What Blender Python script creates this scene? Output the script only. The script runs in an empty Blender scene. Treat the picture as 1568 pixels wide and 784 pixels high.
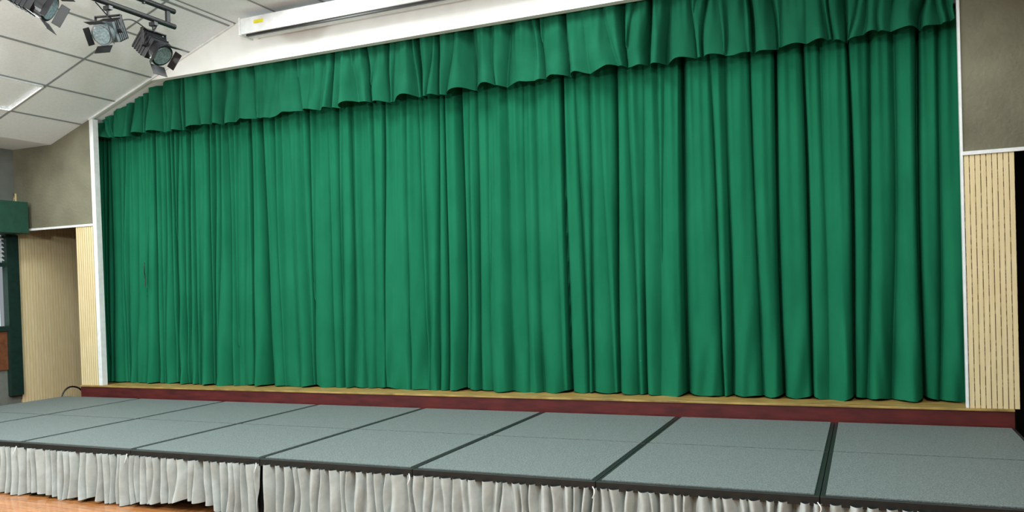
import bpy, bmesh, math, random
import numpy as np
from mathutils import Matrix, Vector
sc=bpy.context.scene
sc.view_settings.view_transform='Standard'
sc.view_settings.look='None'
sc.view_settings.exposure=0.6
# ------------------------------------------------------------------ materials
def lin(c):
    return tuple(((v/255)/12.92 if v/255<=0.04045 else ((v/255+0.055)/1.055)**2.4) for v in c)
def mat(name,c1,c2=None,rough=0.6,scale=(5,5,5),nscale=4.0,detail=4,bump=0.0,bscale=60,metal=0,sheen=0,p0=.3,p1=.7,spec=.5,bdist=.01,bmap=(1,1,1),nrough=.5):
    m=bpy.data.materials.new(name); m.use_nodes=True
    nt=m.node_tree; b=nt.nodes['Principled BSDF']
    b.inputs['Roughness'].default_value=rough; b.inputs['Metallic'].default_value=metal
    b.inputs['Specular IOR Level'].default_value=spec
    c1=lin(c1); c2=lin(c2) if c2 else tuple(x*.85 for x in c1)
    tc=nt.nodes.new('ShaderNodeTexCoord'); mp=nt.nodes.new('ShaderNodeMapping'); mp.inputs['Scale'].default_value=scale
    nt.links.new(tc.outputs['Object'],mp.inputs['Vector'])
    n=nt.nodes.new('ShaderNodeTexNoise'); n.inputs['Scale'].default_value=nscale; n.inputs['Detail'].default_value=detail
    n.inputs['Roughness'].default_value=nrough
    nt.links.new(mp.outputs['Vector'],n.inputs['Vector'])
    r=nt.nodes.new('ShaderNodeValToRGB'); r.color_ramp.elements[0].position=p0; r.color_ramp.elements[1].position=p1
    r.color_ramp.elements[0].color=(*c2,1); r.color_ramp.elements[1].color=(*c1,1)
    nt.links.new(n.outputs['Fac'],r.inputs['Fac']); nt.links.new(r.outputs['Color'],b.inputs['Base Color'])
    if bump:
        mp2=nt.nodes.new('ShaderNodeMapping'); mp2.inputs['Scale'].default_value=bmap
        nt.links.new(tc.outputs['Object'],mp2.inputs['Vector'])
        n2=nt.nodes.new('ShaderNodeTexNoise'); n2.inputs['Scale'].default_value=bscale; n2.inputs['Detail'].default_value=5
        nt.links.new(mp2.outputs['Vector'],n2.inputs['Vector'])
        bp=nt.nodes.new('ShaderNodeBump'); bp.inputs['Strength'].default_value=bump; bp.inputs['Distance'].default_value=bdist
        nt.links.new(n2.outputs['Fac'],bp.inputs['Height']); nt.links.new(bp.outputs['Normal'],b.inputs['Normal'])
    return m
def emit(name,c,s):
    m=bpy.data.materials.new(name); m.use_nodes=True; b=m.node_tree.nodes['Principled BSDF']
    b.inputs['Base Color'].default_value=(*lin(c),1); b.inputs['Emission Color'].default_value=(*lin(c),1); b.inputs['Emission Strength'].default_value=s
    return m
M_cur=mat('curtain_green',(26,102,73),(21,93,66),rough=.95,scale=(1,1,.5),nscale=4,detail=8,bump=.22,bscale=24,bdist=.012,bmap=(1,1,.3),spec=.04)
M_val=mat('valance_green',(28,95,70),(22,86,62),rough=.95,scale=(1,1,1),nscale=4,detail=8,bump=.25,bscale=24,bdist=.012,bmap=(1,1,.5),spec=.04)
M_white=mat('white_paint',(240,241,239),(232,233,230),rough=.36,nscale=1.2)
M_trimw=mat('white_trim',(226,229,229),(210,212,213),rough=.45,nscale=3)
M_plaster=mat('grey_plaster',(120,117,98),(95,92,75),rough=.8,nscale=.5,detail=8,bump=.5,bscale=35)
M_sidew=mat('side_plaster',(108,112,106),(92,96,90),rough=.8,nscale=.8,detail=8,bump=.4,bscale=35)
M_tile=mat('ceiling_tile',(234,240,243),(225,231,234),rough=.8,nscale=9,bump=.15,bscale=120)
M_tbar=mat('ceiling_tbar',(140,146,150),(130,136,140),rough=.5)
M_slat=mat('cream_slat',(218,200,160),(206,187,142),rough=.5,scale=(6,6,.6),nscale=8)
M_groove=mat('slat_groove',(96,70,44),(190,166,122),rough=.8,scale=(1,1,1),nscale=30,p0=.42,p1=.52)
M_red=mat('maroon_board',(90,30,28),(62,18,20),rough=.35,scale=(1,1,4),nscale=6,detail=8)
M_wood=mat('stage_wood',(174,144,82),(110,84,42),rough=.35,scale=(1,8,1),nscale=5,detail=8)
M_carpet=mat('grey_carpet',(118,127,125),(54,65,66),rough=.62,nscale=20,detail=12,nrough=.82,bump=.5,bscale=180,p0=.36,p1=.64,spec=.3,scale=(5,5,5))
M_rim=mat('black_rim',(18,26,26),(12,17,17),rough=.5)
M_gapred=mat('joint_maroon',(48,24,34),(28,18,24),rough=.6)
M_skirt=mat('skirt_cloth',(176,185,184),(158,167,166),rough=.75,nscale=3,bump=.25,bscale=40)
M_floor=mat('parquet',(178,120,72),(130,80,44),rough=.16,scale=(1.2,14,1),nscale=2.2,detail=6)
M_dark=mat('unlit_passage_dark',(18,20,22),(12,13,14),rough=.9)  # near-black wall colour stands in for the passage's lack of light
M_black=mat('black_metal',(28,28,31),(18,18,20),rough=.4)
M_grey=mat('grey_metal',(80,90,93),(66,75,78),rough=.4)
M_lens=mat('lens_glass',(130,150,154),(90,108,112),rough=.12,nscale=12)
M_gframe=mat('green_frame',(16,46,38),(10,34,28),rough=.5)
M_pelmet=mat('pelmet_green',(14,66,48),(10,54,40),rough=.7)
M_pane=emit('daylight_glass',(190,205,205),.35)
M_brown=mat('brown_wood',(120,72,44),(92,54,32),rough=.5)
M_yel=mat('yellow_label',(225,215,40),(210,200,30),rough=.5)
M_diff=mat('lamp_louvre',(235,238,240),rough=.3)
M_tie=mat('white_string',(220,220,215),rough=.7)
# ------------------------------------------------------------------ helpers
def finish(name,bm,mats,smooth=False,bevel=0):
    me=bpy.data.meshes.new(name); bm.to_mesh(me); bm.free()
    for m in mats: me.materials.append(m)
    if smooth:
        for p in me.polygons: p.use_smooth=True
    o=bpy.data.objects.new(name,me); sc.collection.objects.link(o)
    if bevel:
        md=o.modifiers.new('bevel','BEVEL'); md.width=bevel; md.segments=2; md.limit_method='ANGLE'
    return o
def box(bm,x0,x1,y0,y1,z0,z1,mi=0,M=None):
    vs=[bm.verts.new(v) for v in [(x0,y0,z0),(x1,y0,z0),(x1,y1,z0),(x0,y1,z0),(x0,y0,z1),(x1,y0,z1),(x1,y1,z1),(x0,y1,z1)]]
    if M is not None:
        for v in vs: v.co=M@v.co
    for f in [(0,3,2,1),(4,5,6,7),(0,1,5,4),(1,2,6,5),(2,3,7,6),(3,0,4,7)]:
        fc=bm.faces.new([vs[i] for i in f]); fc.material_index=mi
def prism(bm,poly,y0,y1,mi=0):
    a=[bm.verts.new((x,y0,z)) for x,z in poly]; b=[bm.verts.new((x,y1,z)) for x,z in poly]
    bm.faces.new(a).material_index=mi; bm.faces.new(b[::-1]).material_index=mi
    n=len(poly)
    for i in range(n):
        bm.faces.new([a[i],b[i],b[(i+1)%n],a[(i+1)%n]]).material_index=mi
def cyl(bm,r0,r1,h,M,mi=0,seg=24):
    r=bmesh.ops.create_cone(bm,cap_ends=True,segments=seg,radius1=r0,radius2=r1,depth=h,matrix=M)
    fs=set()
    for v in r['verts']:
        for f in v.link_faces: fs.add(f)
    for f in fs: f.material_index=mi
def tube(name,pts,r,m,cyclic=False):
    cu=bpy.data.curves.new(name,'CURVE'); cu.dimensions='3D'; cu.bevel_depth=r; cu.bevel_resolution=3
    s=cu.splines.new('BEZIER'); s.bezier_points.add(len(pts)-1)
    for p,c in zip(s.bezier_points,pts):
        p.co=c; p.handle_left_type=p.handle_right_type='AUTO'
    cu.materials.append(m)
    o=bpy.data.objects.new(name,cu); sc.collection.objects.link(o); return o
W=6.95
PROF=[(-9.6,3.44),(-8.93,3.44),(-6.08,4.45),(-1.52,4.45),(1.33,3.44),(2.0,3.44)]
def ceilz(x): return float(np.interp(x,[p[0] for p in PROF],[p[1] for p in PROF]))
# ------------------------------------------------------------------ room
bm=bmesh.new(); box(bm,-9.8,2.2,-6,8.8,-.1,0); finish('floor',bm,[M_floor])
bm=bmesh.new()
poly=PROF+[(2.2,3.44),(2.2,4.6),(-9.8,4.6),(-9.8,3.44)]
prism(bm,poly,-6,8.8,0)
def strip_y(x,y0,y1):
    z=ceilz(x); a=0
    if -8.93<x<-6.08: a=math.atan(.354)
    if -1.52<x<1.33: a=-math.atan(.354)
    M=Matrix.Translation((x,0,z))@Matrix.Rotation(-a,4,'Y')
    box(bm,-.012,.012,y0,y1,-.004,.004,1,M)
def strip_x(xa,xb,y):
    za,zb=ceilz(xa),ceilz(xb); L=math.hypot(xb-xa,zb-za); a=math.atan2(zb-za,xb-xa)
    M=Matrix.Translation((xa,y,za))@Matrix.Rotation(-a,4,'Y')
    box(bm,0,L,-.012,.012,-.004,.004,1,M)
dx=.6*math.cos(math.atan(.354))
x=-8.40
while x<-6.1: strip_y(x,-6,W); x+=dx
x=.80
while x>-1.5: strip_y(x,-6,W); x-=dx
x=-6.07
while x<-1.5: strip_y(x,-6,W); x+=.6
y=W-.88
while y>-6:
    strip_x(-8.93,-6.08,y); strip_x(-6.08,-1.52,y); strip_x(-1.52,1.33,y); y-=1.2
finish('ceiling',bm,[M_tile,M_tbar])
bm=bmesh.new(); box(bm,2.0,2.2,-6,8.8,0,3.44); finish('wall_right',bm,[M_sidew])
bm=bmesh.new(); box(bm,-9.8,2.2,-6.2,-6,0,4.6); finish('wall_back',bm,[M_white])
bm=bmesh.new()
box(bm,-9.8,-9.6,-6,5.2,0,3.44,0)
box(bm,-9.8,-9.6,5.2,6.92,2.4,3.44,0)
box(bm,-9.8,-9.6,5.2,6.92,0,.75,0)
box(bm,-9.8,-9.6,6.92,8.8,0,3.44,0)
finish('wall_left',bm,[M_sidew])
bm=bmesh.new()
HZ=4.0
hx=-6.08-(4.45-HZ)/.354
prism(bm,[(-9.6,2.44),(-8.27,2.44),(-8.27,3.674),(-8.93,3.44),(-9.6,3.44)],W,W+.05,0)
prism(bm,[(.68,2.44),(2.0,2.44),(2.0,3.44),(1.33,3.44),(.68,3.67)],W,W+.05,0)
prism(bm,[(hx,HZ),(-7.6-hx,HZ),(-1.52,4.45),(-6.08,4.45)],W,W+.08,1)
box(bm,-8.55,-8.27,W+.02,W+.05,.565,2.44,0)
box(bm,.69,1.0,W+.02,W+.05,.565,2.44,0)
finish('wall_front',bm,[M_plaster,M_white])
bm=bmesh.new(); box(bm,-9.8,2.2,8.6,8.8,0,4.4); 
box(bm,.985,1.0,W+.06,8.6,0,3.6); box(bm,-8.60,-8.56,W+.06,8.6,0,3.44)
finish('wall_backstage',bm,[M_dark])
bm=bmesh.new(); box(bm,-8.27,-8.212,W-.01,W+.065,.562,3.67); finish('trim_1',bm,[M_trimw],bevel=.003)
bm=bmesh.new(); box(bm,.672,.690,W-.012,W+.055,.562,3.66); finish('trim_2',bm,[M_trimw],bevel=.003)
bm=bmesh.new(); box(bm,-9.55,-8.27,W-.02,W-.001,2.43,2.455); finish('trim_3',bm,[M_trimw])
bm=bmesh.new(); box(bm,.685,2.0,W-.02,W-.001,2.435,2.462); finish('trim_4',bm,[M_trimw])
bm=bmesh.new()
L=math.hypot(2.19,.776); M=Matrix.Translation((-8.27,W-.02,3.674))@Matrix.Rotation(-math.atan(.354),4,'Y')
box(bm,0,L,0,.03,-.02,.0,0,M); finish('trim_5',bm,[M_trimw])
def slats(name,x0,x1,z0,z1,n,axis='x',y=W):
    bm=bmesh.new(); w=(x1-x0)/n
    if axis=='x':
        box(bm,x0,x1,y,y+.018,z0,z1,1)
        for i in range(n):
            box(bm,x0+i*w+.003,x0+(i+1)*w-.003,y-.008,y+.001,z0,z1,0)
    else:
        box(bm,y-.02,y,x0,x1,z0,z1,1)
        for i in range(n):
            box(bm,y-.001,y+.008,x0+i*w+.003,x0+(i+1)*w-.003,z0,z1,0)
    return finish(name,bm,[M_slat,M_groove])
slats('slatted_wall_panel',-8.555,-8.275,.563,2.43,8)
slats('slatted_wall_panel.001',.692,1.017,.563,2.435,9)
slats('slatted_wall_panel.002',6.93,8.55,0,2.9,42,axis='y',y=-9.575)
bm=bmesh.new(); box(bm,-8.555,.98,W-.02,8.55,0,.545); finish('stage_riser',bm,[M_red],bevel=.003)
bm=bmesh.new(); box(bm,-8.555,.98,W-.03,8.55,.545,.562); finish('stage_floor',bm,[M_wood],bevel=.002)
# platform
bm=bmesh.new()
MW=1.224
rows=[(4.57,5.738),(5.752,6.915)]
for i in range(8):
    xa=-8.812+i*MW; xb=xa+MW
    for r,(ya,yb) in enumerate(rows):
        box(bm,xa+.002,xb-.002,ya,yb,.375,.424,1)
        fa=.03 if r==0 else .006; fb=.006 if r==0 else .02
        box(bm,xa+.028,xb-.028,ya+fa,yb-fb,.40,.432,0)
        for lx in (xa+.06,xb-.06):
            for ly in (ya+.08,yb-.08):
                box(bm,lx-.02,lx+.02,ly-.02,ly+.02,0,.375,1)
    box(bm,xa+.03,xb-.03,5.738,5.752,.38,.425,2)
finish('stage_platform',bm,[M_carpet,M_rim,M_gapred],bevel=.002)
# ------------------------------------------------------------------ drapery
def drape(name,x0,x1,ztop,zbot,Y0,grooves,nx,nz,seed,mat_,E=.12,bul=.03,pinch=.01,pinchper=.1,wr=.006,drift=.05,flare=0,power=None,swell=0,vary=.8,crumple=0,notch=0,pw=(1.8,5.0),lean=0):
    rng=np.random.RandomState(seed)
    gx=np.array([g[0] for g in grooves]); gs=np.array([g[1] for g in grooves])
    n=len(gx)
    minor=np.clip(1-gs,0,1)
    dr=rng.uniform(-drift,drift,n)*(.4+minor); ph=rng.uniform(0,6.28,n)
    cw=rng.uniform(.2,1.8,n); asym=rng.choice([-1,1],n)*rng.uniform(.15,.85,n)
    sv=rng.uniform(-vary,vary,n)*minor
    nw=rng.uniform(.5,1.2,n)
    X=np.linspace(x0,x1,nx); V=np.linspace(0,1,nz)
    zt=np.array([ztop(x) for x in X]); zb=np.array([zbot(x) for x in X])
    co=np.zeros((nz,nx,3))
    comp=[(rng.uniform(6,40),rng.uniform(-4,4),rng.uniform(0,6.28),rng.uniform(.3,1)) for _ in range(12)]
    cr=[(rng.uniform(15,50),rng.uniform(-30,30),rng.uniform(0,6.28)) for _ in range(7)]
    for j,v in enumerate(V):
        g=gx+dr*(1-v)+.010*np.sin(ph+v*4)
        g=np.maximum.accumulate(g+np.arange(n)*1e-5)
        s=np.clip(gs*(1+sv*(2*v-1)*1.3),0.02,2)
        k=np.clip(np.searchsorted(g,X)-1,0,n-2)
        wd=np.maximum(g[k+1]-g[k],.01)
        t=np.clip((X-g[k])/wd,0,1)
        t=np.clip(t+asym[k]*t*(1-t),0,1)
        a=np.abs(2*t-1)
        e=np.where(t<.5,s[k],s[k+1])
        p=pw[0]+pw[1]*e*np.clip(wd/.2,.3,1.5)
        if power: p=power
        y=Y0+E*e*a**p-bul*(cw[k]*np.clip(wd/.15,.3,1.6))*(1-a**2)*(1+flare*(1-v)**2)
        if notch:
            kk=np.where(t<.5,k,k+1)
            d=np.abs(X-g[kk])
            y+=notch*np.clip(gs[kk]-.35,0,1)*nw[kk]*np.exp(-(d/.011)**2)*(.55+.45*np.sin(ph[kk]+5*v))
        y+=pinch*v**2*np.sin(X*6.283/pinchper+2*np.sin(X*1.7)+1.5*np.sin(X*4.1))
        y+=swell*(np.sin(X*2.3+.7)+.7*np.sin(X*4.9+2*v))*(1.0-.5*v)
        y-=lean*(1-v)
        for f,m_,q,w_ in comp:
            y+=wr*w_*.5*np.sin(X*f+m_*v*2+q)*(.6+.4*np.sin(X*1.3+q*2+v*2))
        if crumple:
            for f,m_,q in cr:
                y+=crumple*(1-v)**4.5*np.sin(X*f+m_*v+q)*np.clip(np.sin(X*1.9+q*3),0,1)
        co[j,:,0]=X+.012*np.sin(X*23+v*3)*(1-v); co[j,:,1]=y; co[j,:,2]=zb+(zt-zb)*v
    verts=co.reshape(-1,3).tolist()
    faces=[(j*nx+i,j*nx+i+1,(j+1)*nx+i+1,(j+1)*nx+i) for j in range(nz-1) for i in range(nx-1)]
    me=bpy.data.meshes.new(name); me.from_pydata(verts,[],faces); me.materials.append(mat_)
    for p in me.polygons: p.use_smooth=True
    o=bpy.data.objects.new(name,me); sc.collection.objects.link(o); return o
major=[(-8.54,1),(-8.32,.5),(-8.10,.5),(-7.89,.45),(-7.63,.9),(-7.33,.8),(-7.09,.4),(-6.80,.6),(-6.51,.45),(-6.21,1),(-6.06,.7),(-5.80,.2),(-5.41,1.1),(-5.20,.35),(-4.88,.4),(-4.48,.6),(-4.10,.3),(-3.77,.6),(-3.60,1.2),(-3.42,.5),(-3.11,.3),(-2.84,.25),(-2.56,1.25),(-2.29,.4),(-2.045,.8),(-1.78,.4),(-1.444,1.3),(-1.207,.5),(-1.045,.7),(-.855,.6),(-.655,1.3),(-.435,1.1),(-.29,.2),(-.09,1.3),(.077,.6),(.267,.5),(.428,1.2),(.588,.4),(.80,1)]
rr=random.Random(5); gr=[]
for a,b in zip(major[:-1],major[1:]):
    gr.append(a); gap=b[0]-a[0]; left=a[0]<-6.3
    tgt=.085 if left else (.115 if a[0]<-1.5 else .16)
    k=max(1,int(round(gap/tgt)))
    for q in range(1,k):
        gr.append((a[0]+gap*(q+rr.uniform(-.38,.38))/k, rr.choice([.15,.3,.5]) if left else rr.choice([.05,.12,.25,.45])))
gr.append(major[-1])
def hem(x):
    d=min((abs(x-m[0])/.12,m[1]) for m in major)
    up=.022*max(0,1-d[0])*d[1]
    return .566+up+.004*math.sin(x*5.1)+.003*math.sin(x*13.7+1)
drape('stage_curtain',-8.54,.80,lambda x:min(3.62,ceilz(x)-.03),hem,7.28,gr,2600,90,3,M_cur,E=.105,bul=.014,pinch=.010,pinchper=.085,wr=.009,drift=.10,flare=2.2,swell=.014,crumple=.008,notch=.07,pw=(2.0,5.0),lean=.06)
rr=random.Random(9); gv=[]; x=-8.42
while x<.68:
    gv.append((x,rr.choice([.1,.25,.5,.8,1.3]))); x+=rr.uniform(.05,.22)
gv.append((.68,.5))
vh=lambda x:3.462+.014*math.sin(x*9+math.sin(x*3))+.010*math.sin(x*21)+.010*math.sin(x*2.1)
drape('stage_valance',-8.42,.665,lambda x:min(4.05,ceilz(x)-.004),vh,7.11,gv,1800,30,8,M_val,E=.075,bul=.028,pinch=.008,pinchper=.07,wr=.012,drift=.12,flare=.9,power=2.4,notch=.02,lean=.01)
def skirt(name,xa,xb,seed,z0):
    rr=random.Random(seed); g=[];x=xa
    while x<xb: g.append((x,rr.uniform(.5,1.3))); x+=rr.uniform(.045,.10)
    g.append((xb,.5))
    return drape(name,xa,xb,lambda x:.390-.006*abs(math.sin((x-xa)/MW*math.pi)),z0,4.545,g,int((xb-xa)*260),24,seed,M_skirt,E=.06,bul=.010,pinch=.0,wr=.006,drift=.03,flare=2.5,power=1.9,notch=.03)
skirt('platform_skirt',-8.81,-3.92,21,lambda x:.02+.012*math.sin(x*11)+.008*math.sin(x*27)+.07*math.exp(-((x+4.6)/.25)**2)+.04*max(0,(x+4.3)))
skirt('platform_skirt.001',-3.88,.98,33,lambda x:.03+.012*math.sin(x*10)+.008*math.sin(x*23))
for i in range(1,8):
    x=-8.812+i*MW
    tube('skirt_tie' if i==1 else 'skirt_tie.%03d'%(i-1),[(x-.01,4.545,.40),(x+.008,4.52,.375),(x-.004,4.515,.34)],.003,M_tie)
# ------------------------------------------------------------------ screen housing
bm=bmesh.new()
box(bm,-5.77,-1.6,6.68,6.86,4.215,4.375,0)
box(bm,-5.79,-5.77,6.67,6.87,4.205,4.385,0)
box(bm,-5.72,-1.6,6.70,6.73,4.195,4.216,1)
box(bm,-5.60,-5.48,6.676,6.681,4.30,4.335,2)
for x in (-5.4,-3.7,-2.0): box(bm,x,x+.04,6.80,6.945,4.37,4.40,0)
finish('projector_screen_housing',bm,[M_trimw,M_black,M_yel],bevel=.004)
# ------------------------------------------------------------------ light rig
bm=bmesh.new(); BX=-5.77
RX=Matrix.Rotation(math.pi/2,4,'X')
for z in (4.05,4.19):
    cyl(bm,.024,.024,3.4,Matrix.Translation((BX,4.1,z))@RX,0,16)
for y in (2.6,3.4,4.2,5.0,5.72):
    box(bm,BX-.012,BX+.012,y-.02,y+.02,4.05,4.19,0)
for y in (2.8,5.45):
    cyl(bm,.015,.015,.30,Matrix.Translation((BX,y,4.31)),0,12)
    box(bm,BX-.06,BX+.06,y-.06,y+.06,4.435,4.449,0)
finish('lighting_bar',bm,[M_black])
def spot(name,y,yaw,tilt,drop,col,s=1.0):
    bm=bmesh.new()
    T=Matrix.Translation((BX,y,4.05))
    box(bm,-.035,.035,-.02,.02,-.06,-.026,0,T)
    cyl(bm,.012,.012,.08,T@Matrix.Translation((0,0,-.08)),0,12)
    Rz=Matrix.Rotation(yaw,4,'Z')
    P=T@Rz
    box(bm,-.125*s,.125*s,-.015,.015,-.115,-.105,0,P)
    box(bm,-.125*s,-.118*s,-.015,.015,-.105-drop,-.105,0,P)
    box(bm,.118*s,.125*s,-.015,.015,-.105-drop,-.105,0,P)
    B=P@Matrix.Translation((0,0,-.1-drop))@Matrix.Rotation(tilt,4,'X')
    cyl(bm,.016,.016,.27*s,B@Matrix.Rotation(math.pi/2,4,'Y'),0,12)
    box(bm,-.09*s,.09*s,-.13*s,.05*s,-.085*s,.085*s,1,B)
    for k in range(5):
        box(bm,-.095*s,.095*s,(-.12+.03*k)*s,(-.112+.03*k)*s,-.093*s,.093*s,0,B)
    cyl(bm,.088*s,.095*s,.07*s,B@Matrix.Translation((0,.08*s,0))@Matrix.Rotation(-math.pi/2,4,'X'),1,28)
    cyl(bm,.078*s,.078*s,.01,B@Matrix.Translation((0,.117*s,0))@Matrix.Rotation(-math.pi/2,4,'X'),2,28)
    for a in range(4):
        D=B@Matrix.Translation((0,.118*s,0))@Matrix.Rotation(a*math.pi/2,4,'Y')@Matrix.Translation((0,0,.092*s))@Matrix.Rotation(math.radians(28),4,'X')
        h=.09 if a%2==0 else .06
        box(bm,-.075*s,.075*s,0,h*s,-.002,.002,0,D)
    box(bm,-.05*s,.05*s,-.17*s,-.13*s,-.05*s,.05*s,0,B)
    return finish(name,bm,[M_black,col,M_lens],bevel=.002)
spot('stage_spotlight',5.55,math.radians(270),math.radians(-42),.155,M_black,1.08)
spot('stage_spotlight.001',5.07,math.radians(-165),math.radians(-30),.14,M_grey,.95)
spot('stage_spotlight.002',4.40,math.radians(-60),math.radians(-30),.08,M_black,1.12)
tube('spotlight_cable',[(BX,5.6,4.02),(BX+.03,5.5,3.93),(BX+.02,5.3,3.97),(BX,5.12,3.93),(BX,4.95,4.02)],.006,M_black)
# ------------------------------------------------------------------ ceiling lights
cnt=0
def troffer(x,y,power,lx=.56,ly=1.16):
    global cnt
    z=ceilz(x); a=0
    if x<-6.08: a=math.atan(.354)
    if x>-1.52: a=-math.atan(.354)
    R=Matrix.Translation((x,y,z))@Matrix.Rotation(-a,4,'Y')
    bm=bmesh.new()
    for (p,q,r,s) in [(-lx/2-.01,-lx/2+.008,-ly/2,ly/2),(lx/2-.008,lx/2+.01,-ly/2,ly/2),(-lx/2,lx/2,-ly/2-.01,-ly/2+.008),(-lx/2,lx/2,ly/2-.008,ly/2+.01)]:
        box(bm,p,q,r,s,-.020,.0,0,R)
    nm='ceiling_light' if cnt==0 else 'ceiling_light.%03d'%cnt
    o=finish(nm,bm,[M_diff])
    l=bpy.data.lights.new('lamp_tubes','AREA'); l.shape='RECTANGLE'; l.size=lx-.02; l.size_y=ly-.02; l.energy=power; l.color=(.93,1.0,.99)
    lo=bpy.data.objects.new('lamp_tubes',l); sc.collection.objects.link(lo)
    lo.matrix_world=R@Matrix.Translation((0,0,-.017)); 
    lo.parent=o
    cnt+=1
P=34
troffer(-8.115,5.46,P*1.4)
troffer(.515,5.46,P*.6)
for x in (-4.85,-2.45):
    troffer(x,5.75,P*1.1)
for y in (3.18,-.4):
    for x in (-7.57,-4.85,-2.45,0.0): troffer(x,y,P*(1.5 if x<-1 else 1.1))
def fill_lamp(name,x,y,z,power):  # point light under a rod, added as unseen fill
    bm=bmesh.new()
    zc=ceilz(x)
    cyl(bm,.008,.008,zc-z-.1,Matrix.Translation((x,y,(zc+z+.1)/2)),0,12)
    cyl(bm,.06,.03,.05,Matrix.Translation((x,y,z+.11)),0,20)
    cyl(bm,.06,.06,.02,Matrix.Translation((x,y,zc-.011)),0,20)
    o=finish(name,bm,[M_trimw])
    l=bpy.data.lights.new('fill_point','POINT'); l.shadow_soft_size=.09; l.energy=power; l.color=(.93,1,.99)
    lo=bpy.data.objects.new('fill_point',l); sc.collection.objects.link(lo); lo.location=(x,y,z-.02); lo.parent=o
fill_lamp('added_fill_lamp',-6.9,2.6,2.75,160)  # both hang out of view, added to brighten the ceiling
fill_lamp('added_fill_lamp.001',-2.6,2.6,3.3,120)
# ------------------------------------------------------------------ left window etc
bm=bmesh.new()
box(bm,-9.62,-9.53,6.77,6.925,.43,2.385,0)
box(bm,-9.62,-9.53,5.2,5.3,.75,2.385,0)
box(bm,-9.62,-9.56,5.3,6.77,2.0,2.05,0)
box(bm,-9.62,-9.56,5.3,6.77,1.22,1.28,0)
box(bm,-9.62,-9.56,6.0,6.05,.75,2.385,0)
box(bm,-9.70,-9.69,5.3,6.77,1.28,2.385,1)
box(bm,-9.62,-9.58,5.2,6.77,.75,1.22,2)
for k in range(6):
    z=2.09+k*.052
    box(bm,-.03,.03,5.3,6.77,-.003,.003,3,Matrix.Translation((-9.6,0,z))@Matrix.Rotation(.6,4,'Y'))
finish('window_1',bm,[M_gframe,M_pane,M_brown,M_trimw])
bm=bmesh.new(); box(bm,-9.6,-9.27,5.0,6.88,2.39,2.77,0); finish('window_pelmet',bm,[M_pelmet],bevel=.006)
tube('stair_handrail',[(-8.95,7.35,0),(-8.95,7.3,.38),(-8.95,7.18,.50),(-8.95,7.03,.48),(-8.95,6.97,.3),(-8.95,6.96,0)],.010,M_black)
tube('curtain_cord',[(-7.72,7.16,1.98),(-7.715,7.15,1.9),(-7.72,7.16,1.82),(-7.71,7.15,1.7)],.006,M_black)
# ------------------------------------------------------------------ world + camera
w=bpy.data.worlds.new('world'); sc.world=w; w.use_nodes=True
w.node_tree.nodes['Background'].inputs[0].default_value=(.6,.65,.7,1); w.node_tree.nodes['Background'].inputs[1].default_value=.3
cam=bpy.data.cameras.new('camera'); co=bpy.data.objects.new('camera',cam); sc.collection.objects.link(co)
cam.sensor_width=36; cam.lens=36*1262/1568; cam.shift_y=61.4/1568
co.matrix_world=Matrix.Translation((0,0,1.58))@Matrix.Rotation(math.radians(23.2),4,'Z')@Matrix.Rotation(math.pi/2-.013,4,'X')@Matrix.Rotation(-.0316,4,'Z')
cam.clip_start=.05
sc.camera=co
